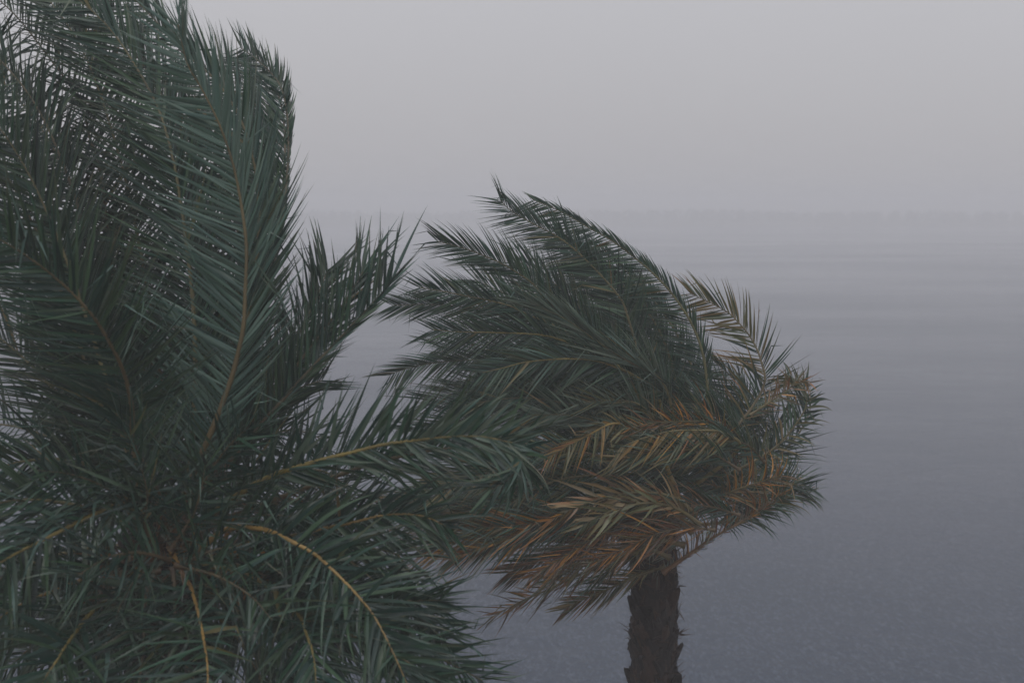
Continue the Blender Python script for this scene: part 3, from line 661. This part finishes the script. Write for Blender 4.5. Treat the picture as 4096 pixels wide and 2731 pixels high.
def leaf_faces(n):
    j = np.arange(SEG)
    a = (np.arange(n)[:, None] * ((SEG + 1) * 3) + j[None, :] * 3)
    q1 = np.stack([a, a + 1, a + 4, a + 3], -1); q2 = np.stack([a + 1, a + 2, a + 5, a + 4], -1)
    return np.concatenate([q1.reshape(-1, 4), q2.reshape(-1, 4)])
for fi, r in enumerate(FRONDS):
    V, C = r['V'], r['C']
    mine = [li for (f_, li) in chosen if f_ == fi]
    keep = np.ones(len(V), bool); keep[mine] = False
    me = mesh_np('leaflets', V[keep].reshape(-1, 3), leaf_faces(int(keep.sum())))
    set_tint(me, C[keep].reshape(-1, 3))
    tag(link('leaflets', me, M_LEAF, r['ob']), kind='stuff')
    for li in sorted(mine):
        me = mesh_np('leaflet', V[li].reshape(-1, 3), leaf_faces(1))
        set_tint(me, C[li].reshape(-1, 3))
        link('leaflet', me, M_LEAF, r['ob'])

# --- trunks: fibrous stem ringed with cut leaf bases, and loose fibre between them
def boot_mesh(name, w, h, t, ragged):
    """one cut leaf base: a broad scale, thick at the foot, lifting away from the stem at its ragged top"""
    v = []
    rows = 5
    for i in range(rows):
        f = i / (rows - 1)
        ww = w * (1 - .42 * f); out = t * (.25 + 1.1 * f ** 1.3); zz = h * (f - .25)
        for s, o in ((-1, .0), (-.5, .75), (0, 1.), (.5, .75), (1, .0)):
            v.append((s * ww * .5, out * (.25 + .75 * o) + .0, zz + (ragged * rng.uniform(-.6, 1.) if i == rows - 1 else 0)))
    for i in range(rows):                          # inner face
        f = i / (rows - 1)
        for s in (-1, -.5, 0, .5, 1): v.append((s * w * (1 - .42 * f) * .46, -.03 + .9 * t * f ** 1.5 * .6, h * (f - .25)))
    q = []
    for b in (0, 25):
        for i in range(rows - 1):
            for j in range(4):
                a = b + i * 5 + j
                q.append((a, a + 1, a + 6, a + 5) if b == 0 else (a + 5, a + 6, a + 1, a))
    for j in range(4):
        q.append((20 + j, 21 + j, 46 + j, 45 + j)); q.append((j + 1, j, 25 + j, 26 + j))
    for i in range(rows - 1):
        q.append((i * 5, i * 5 + 5, 30 + i * 5, 25 + i * 5)); q.append((i * 5 + 9, i * 5 + 4, 29 + i * 5, 34 + i * 5))
    return mesh_np(name, v, q, smooth=False)
BOOTS = [boot_mesh('leaf_base', .10, .15, .024, .05) for _ in range(3)]
BOOTS += [boot_mesh('leaf_base', .07, .20, .045, .08) for _ in range(2)]
for b in BOOTS: b.materials.append(M_BOOT)

def trunk(palm, top, foot, r_top, r_mid, full_to):
    top, foot = np.array(top), np.array(foot)
    NSg, K = 60, 28
    ctr = np.array([foot + (top - foot) * f + np.array([.03 * math.sin(f * 3.1), .04 * math.sin(f * 3), 0]) for f in np.linspace(0, 1, NSg)])
    rr = np.array([r_mid * (1 + .35 * math.exp(-f * 9)) * (1 - f) + r_top * f for f in np.linspace(0, 1, NSg)])
    ang = np.arange(K) / K * 2 * math.pi
    v = np.zeros((NSg, K, 3))
    for i in range(NSg):
        rad = rr[i] * (1 + .03 * rng.normal(size=K))
        v[i, :, 0] = ctr[i, 0] + rad * np.cos(ang); v[i, :, 1] = ctr[i, 1] + rad * np.sin(ang); v[i, :, 2] = ctr[i, 2]
    i, j = np.meshgrid(np.arange(NSg - 1), np.arange(K), indexing='ij')
    q = np.stack([i * K + j, i * K + (j + 1) % K, (i + 1) * K + (j + 1) % K, (i + 1) * K + j], -1).reshape(-1, 4)
    vv = np.vstack([v.reshape(-1, 3), top[None]])
    capn = (NSg - 1) * K
    tri = [(capn + jj, capn + (jj + 1) % K, NSg * K) for jj in range(K)]
    tr = link('trunk', mesh_np('trunk', vv, q, tri), M_TRUNK, palm)
    # leaf bases in two crossing spirals, top down; 300 at most as pieces of their own
    zc = np.linspace(0, 1, NSg)
    length = np.linalg.norm(top - foot)
    cnt, row = 0, 0
    per = 11
    dz = .082
    pieces = []
    while row * dz < length - .1:
        f = 1 - row * dz / length
        for kk in range(per):
            a = 2 * math.pi * (kk + .5 * (row % 2) + .16 * row) / per + rng.normal(0, .07)
            c = np.array([np.interp(f, zc, ctr[:, m]) for m in range(3)]); rad = np.interp(f, zc, rr)
            pieces.append((c, a, rad, rng.uniform(.85, 1.25), rng.normal(0, .16)))
        row += 1
    rest = []
    for idx, (c, a, rad, sc, tilt) in enumerate(pieces):
        me = BOOTS[int(rng.integers(0, 5)) if rng.random() < .28 else int(rng.integers(0, 3))]
        M = Matrix.Translation((c[0] + rad * .96 * math.cos(a), c[1] + rad * .96 * math.sin(a), c[2] + rng.normal(0, .012))) @ \
            Matrix.Rotation(a - math.pi / 2, 4, 'Z') @ Matrix.Rotation(tilt + .22, 4, 'Y') @ Matrix.Rotation(rng.normal(-.05, .10), 4, 'X') @ Matrix.Scale(sc, 4)
        if cnt < 300:
            o = bpy.data.objects.new('leaf_base', me); o.matrix_local = M; o.parent = tr; o.matrix_local = M
            col.objects.link(o); cnt += 1
        else: rest.append((me, M))
    if rest:
        vs, qs, b0 = [], [], 0
        for me, M in rest:
            vs += [tuple(M @ v.co) for v in me.vertices]
            qs += [tuple(i + b0 for i in p.vertices) for p in me.polygons]; b0 += len(me.vertices)
        tag(link('leaf_bases', mesh_np('leaf_bases', vs, qs, smooth=False), M_BOOT, tr), kind='stuff')
    # loose fibre and splinters standing off the stem
    n = 2600
    f = 1 - rng.random(n) ** 1.2 * .75; a = rng.uniform(0, 2 * math.pi, n)
    c = np.stack([np.interp(f, zc, ctr[:, m]) for m in range(3)], -1); rad = np.interp(f, zc, rr)
    rd = np.stack([np.cos(a), np.sin(a), 0 * a], -1); tg = np.stack([-np.sin(a), np.cos(a), 0 * a], -1)
    pos = c + rd * (rad + .02)[:, None]
    d0 = unit(rd * rng.uniform(.15, .8, n)[:, None] + tg * rng.normal(0, .7, n)[:, None] + np.array([0, 0, 1.]) * rng.normal(.35, .5, n)[:, None])
    z = np.zeros(n); cl_ = np.tile(np.array([.08, .05, .03]), (n, 1))
    big = rng.random(n) < .12
    V, _ = leaf_batch(pos, tg, d0, unit(tg + .1), np.where(big, rng.uniform(.08, .16, n), rng.uniform(.03, .10, n)),
                      np.where(big, rng.uniform(.012, .024, n), .005), z + .3, -RIGHT, z + .3, (z, z + .5), (z + 2, d0, z), cl_, (z + 2, cl_), .4)
    tag(link('fibre', mesh_np('fibre', V.reshape(-1, 3), leaf_faces(n)), M_FIBRE, tr), kind='stuff')
    return tr

ft = at_px(2612, 2020, 12.2)
trunk(FAR, ft, (ft[0] + .01, ft[1] + .15, 0), .185, .172, 0)
nt_ = at_px(660, 2200, 8.3)
trunk(NEAR, nt_, (nt_[0] - .1, nt_[1] + .1, 0), .24, .21, 0)
# the roots stand at the foot of each trunk; parts keep their place
bpy.context.view_layer.update()
for root, foot in ((FAR, (ft[0] + .01, ft[1] + .15, 0)), (NEAR, (nt_[0] - .1, nt_[1] + .1, 0))):
    root.location = foot
    off = Matrix.Translation(Vector(foot)).inverted()
    for ch in root.children: ch.matrix_parent_inverse = off

# ------------------------------------------------------------------ the wet air
hz = box('haze', (-460, -45, -2.4), (460, 780, 10.5), None)
M_HAZE = bpy.data.materials.new('haze_air'); M_HAZE.use_nodes = True
n, l = M_HAZE.node_tree.nodes, M_HAZE.node_tree.links
n.clear()
o_ = n.new('ShaderNodeOutputMaterial'); pv = n.new('ShaderNodeVolumePrincipled')
pv.inputs['Color'].default_value = (0.93, 0.935, 0.96, 1)
pv.inputs['Density'].default_value = 0.0048
pv.inputs['Anisotropy'].default_value = 0.0
l.new(pv.outputs[0], o_.inputs['Volume'])
hz.data.materials.append(M_HAZE)
tag(hz, kind='stuff')
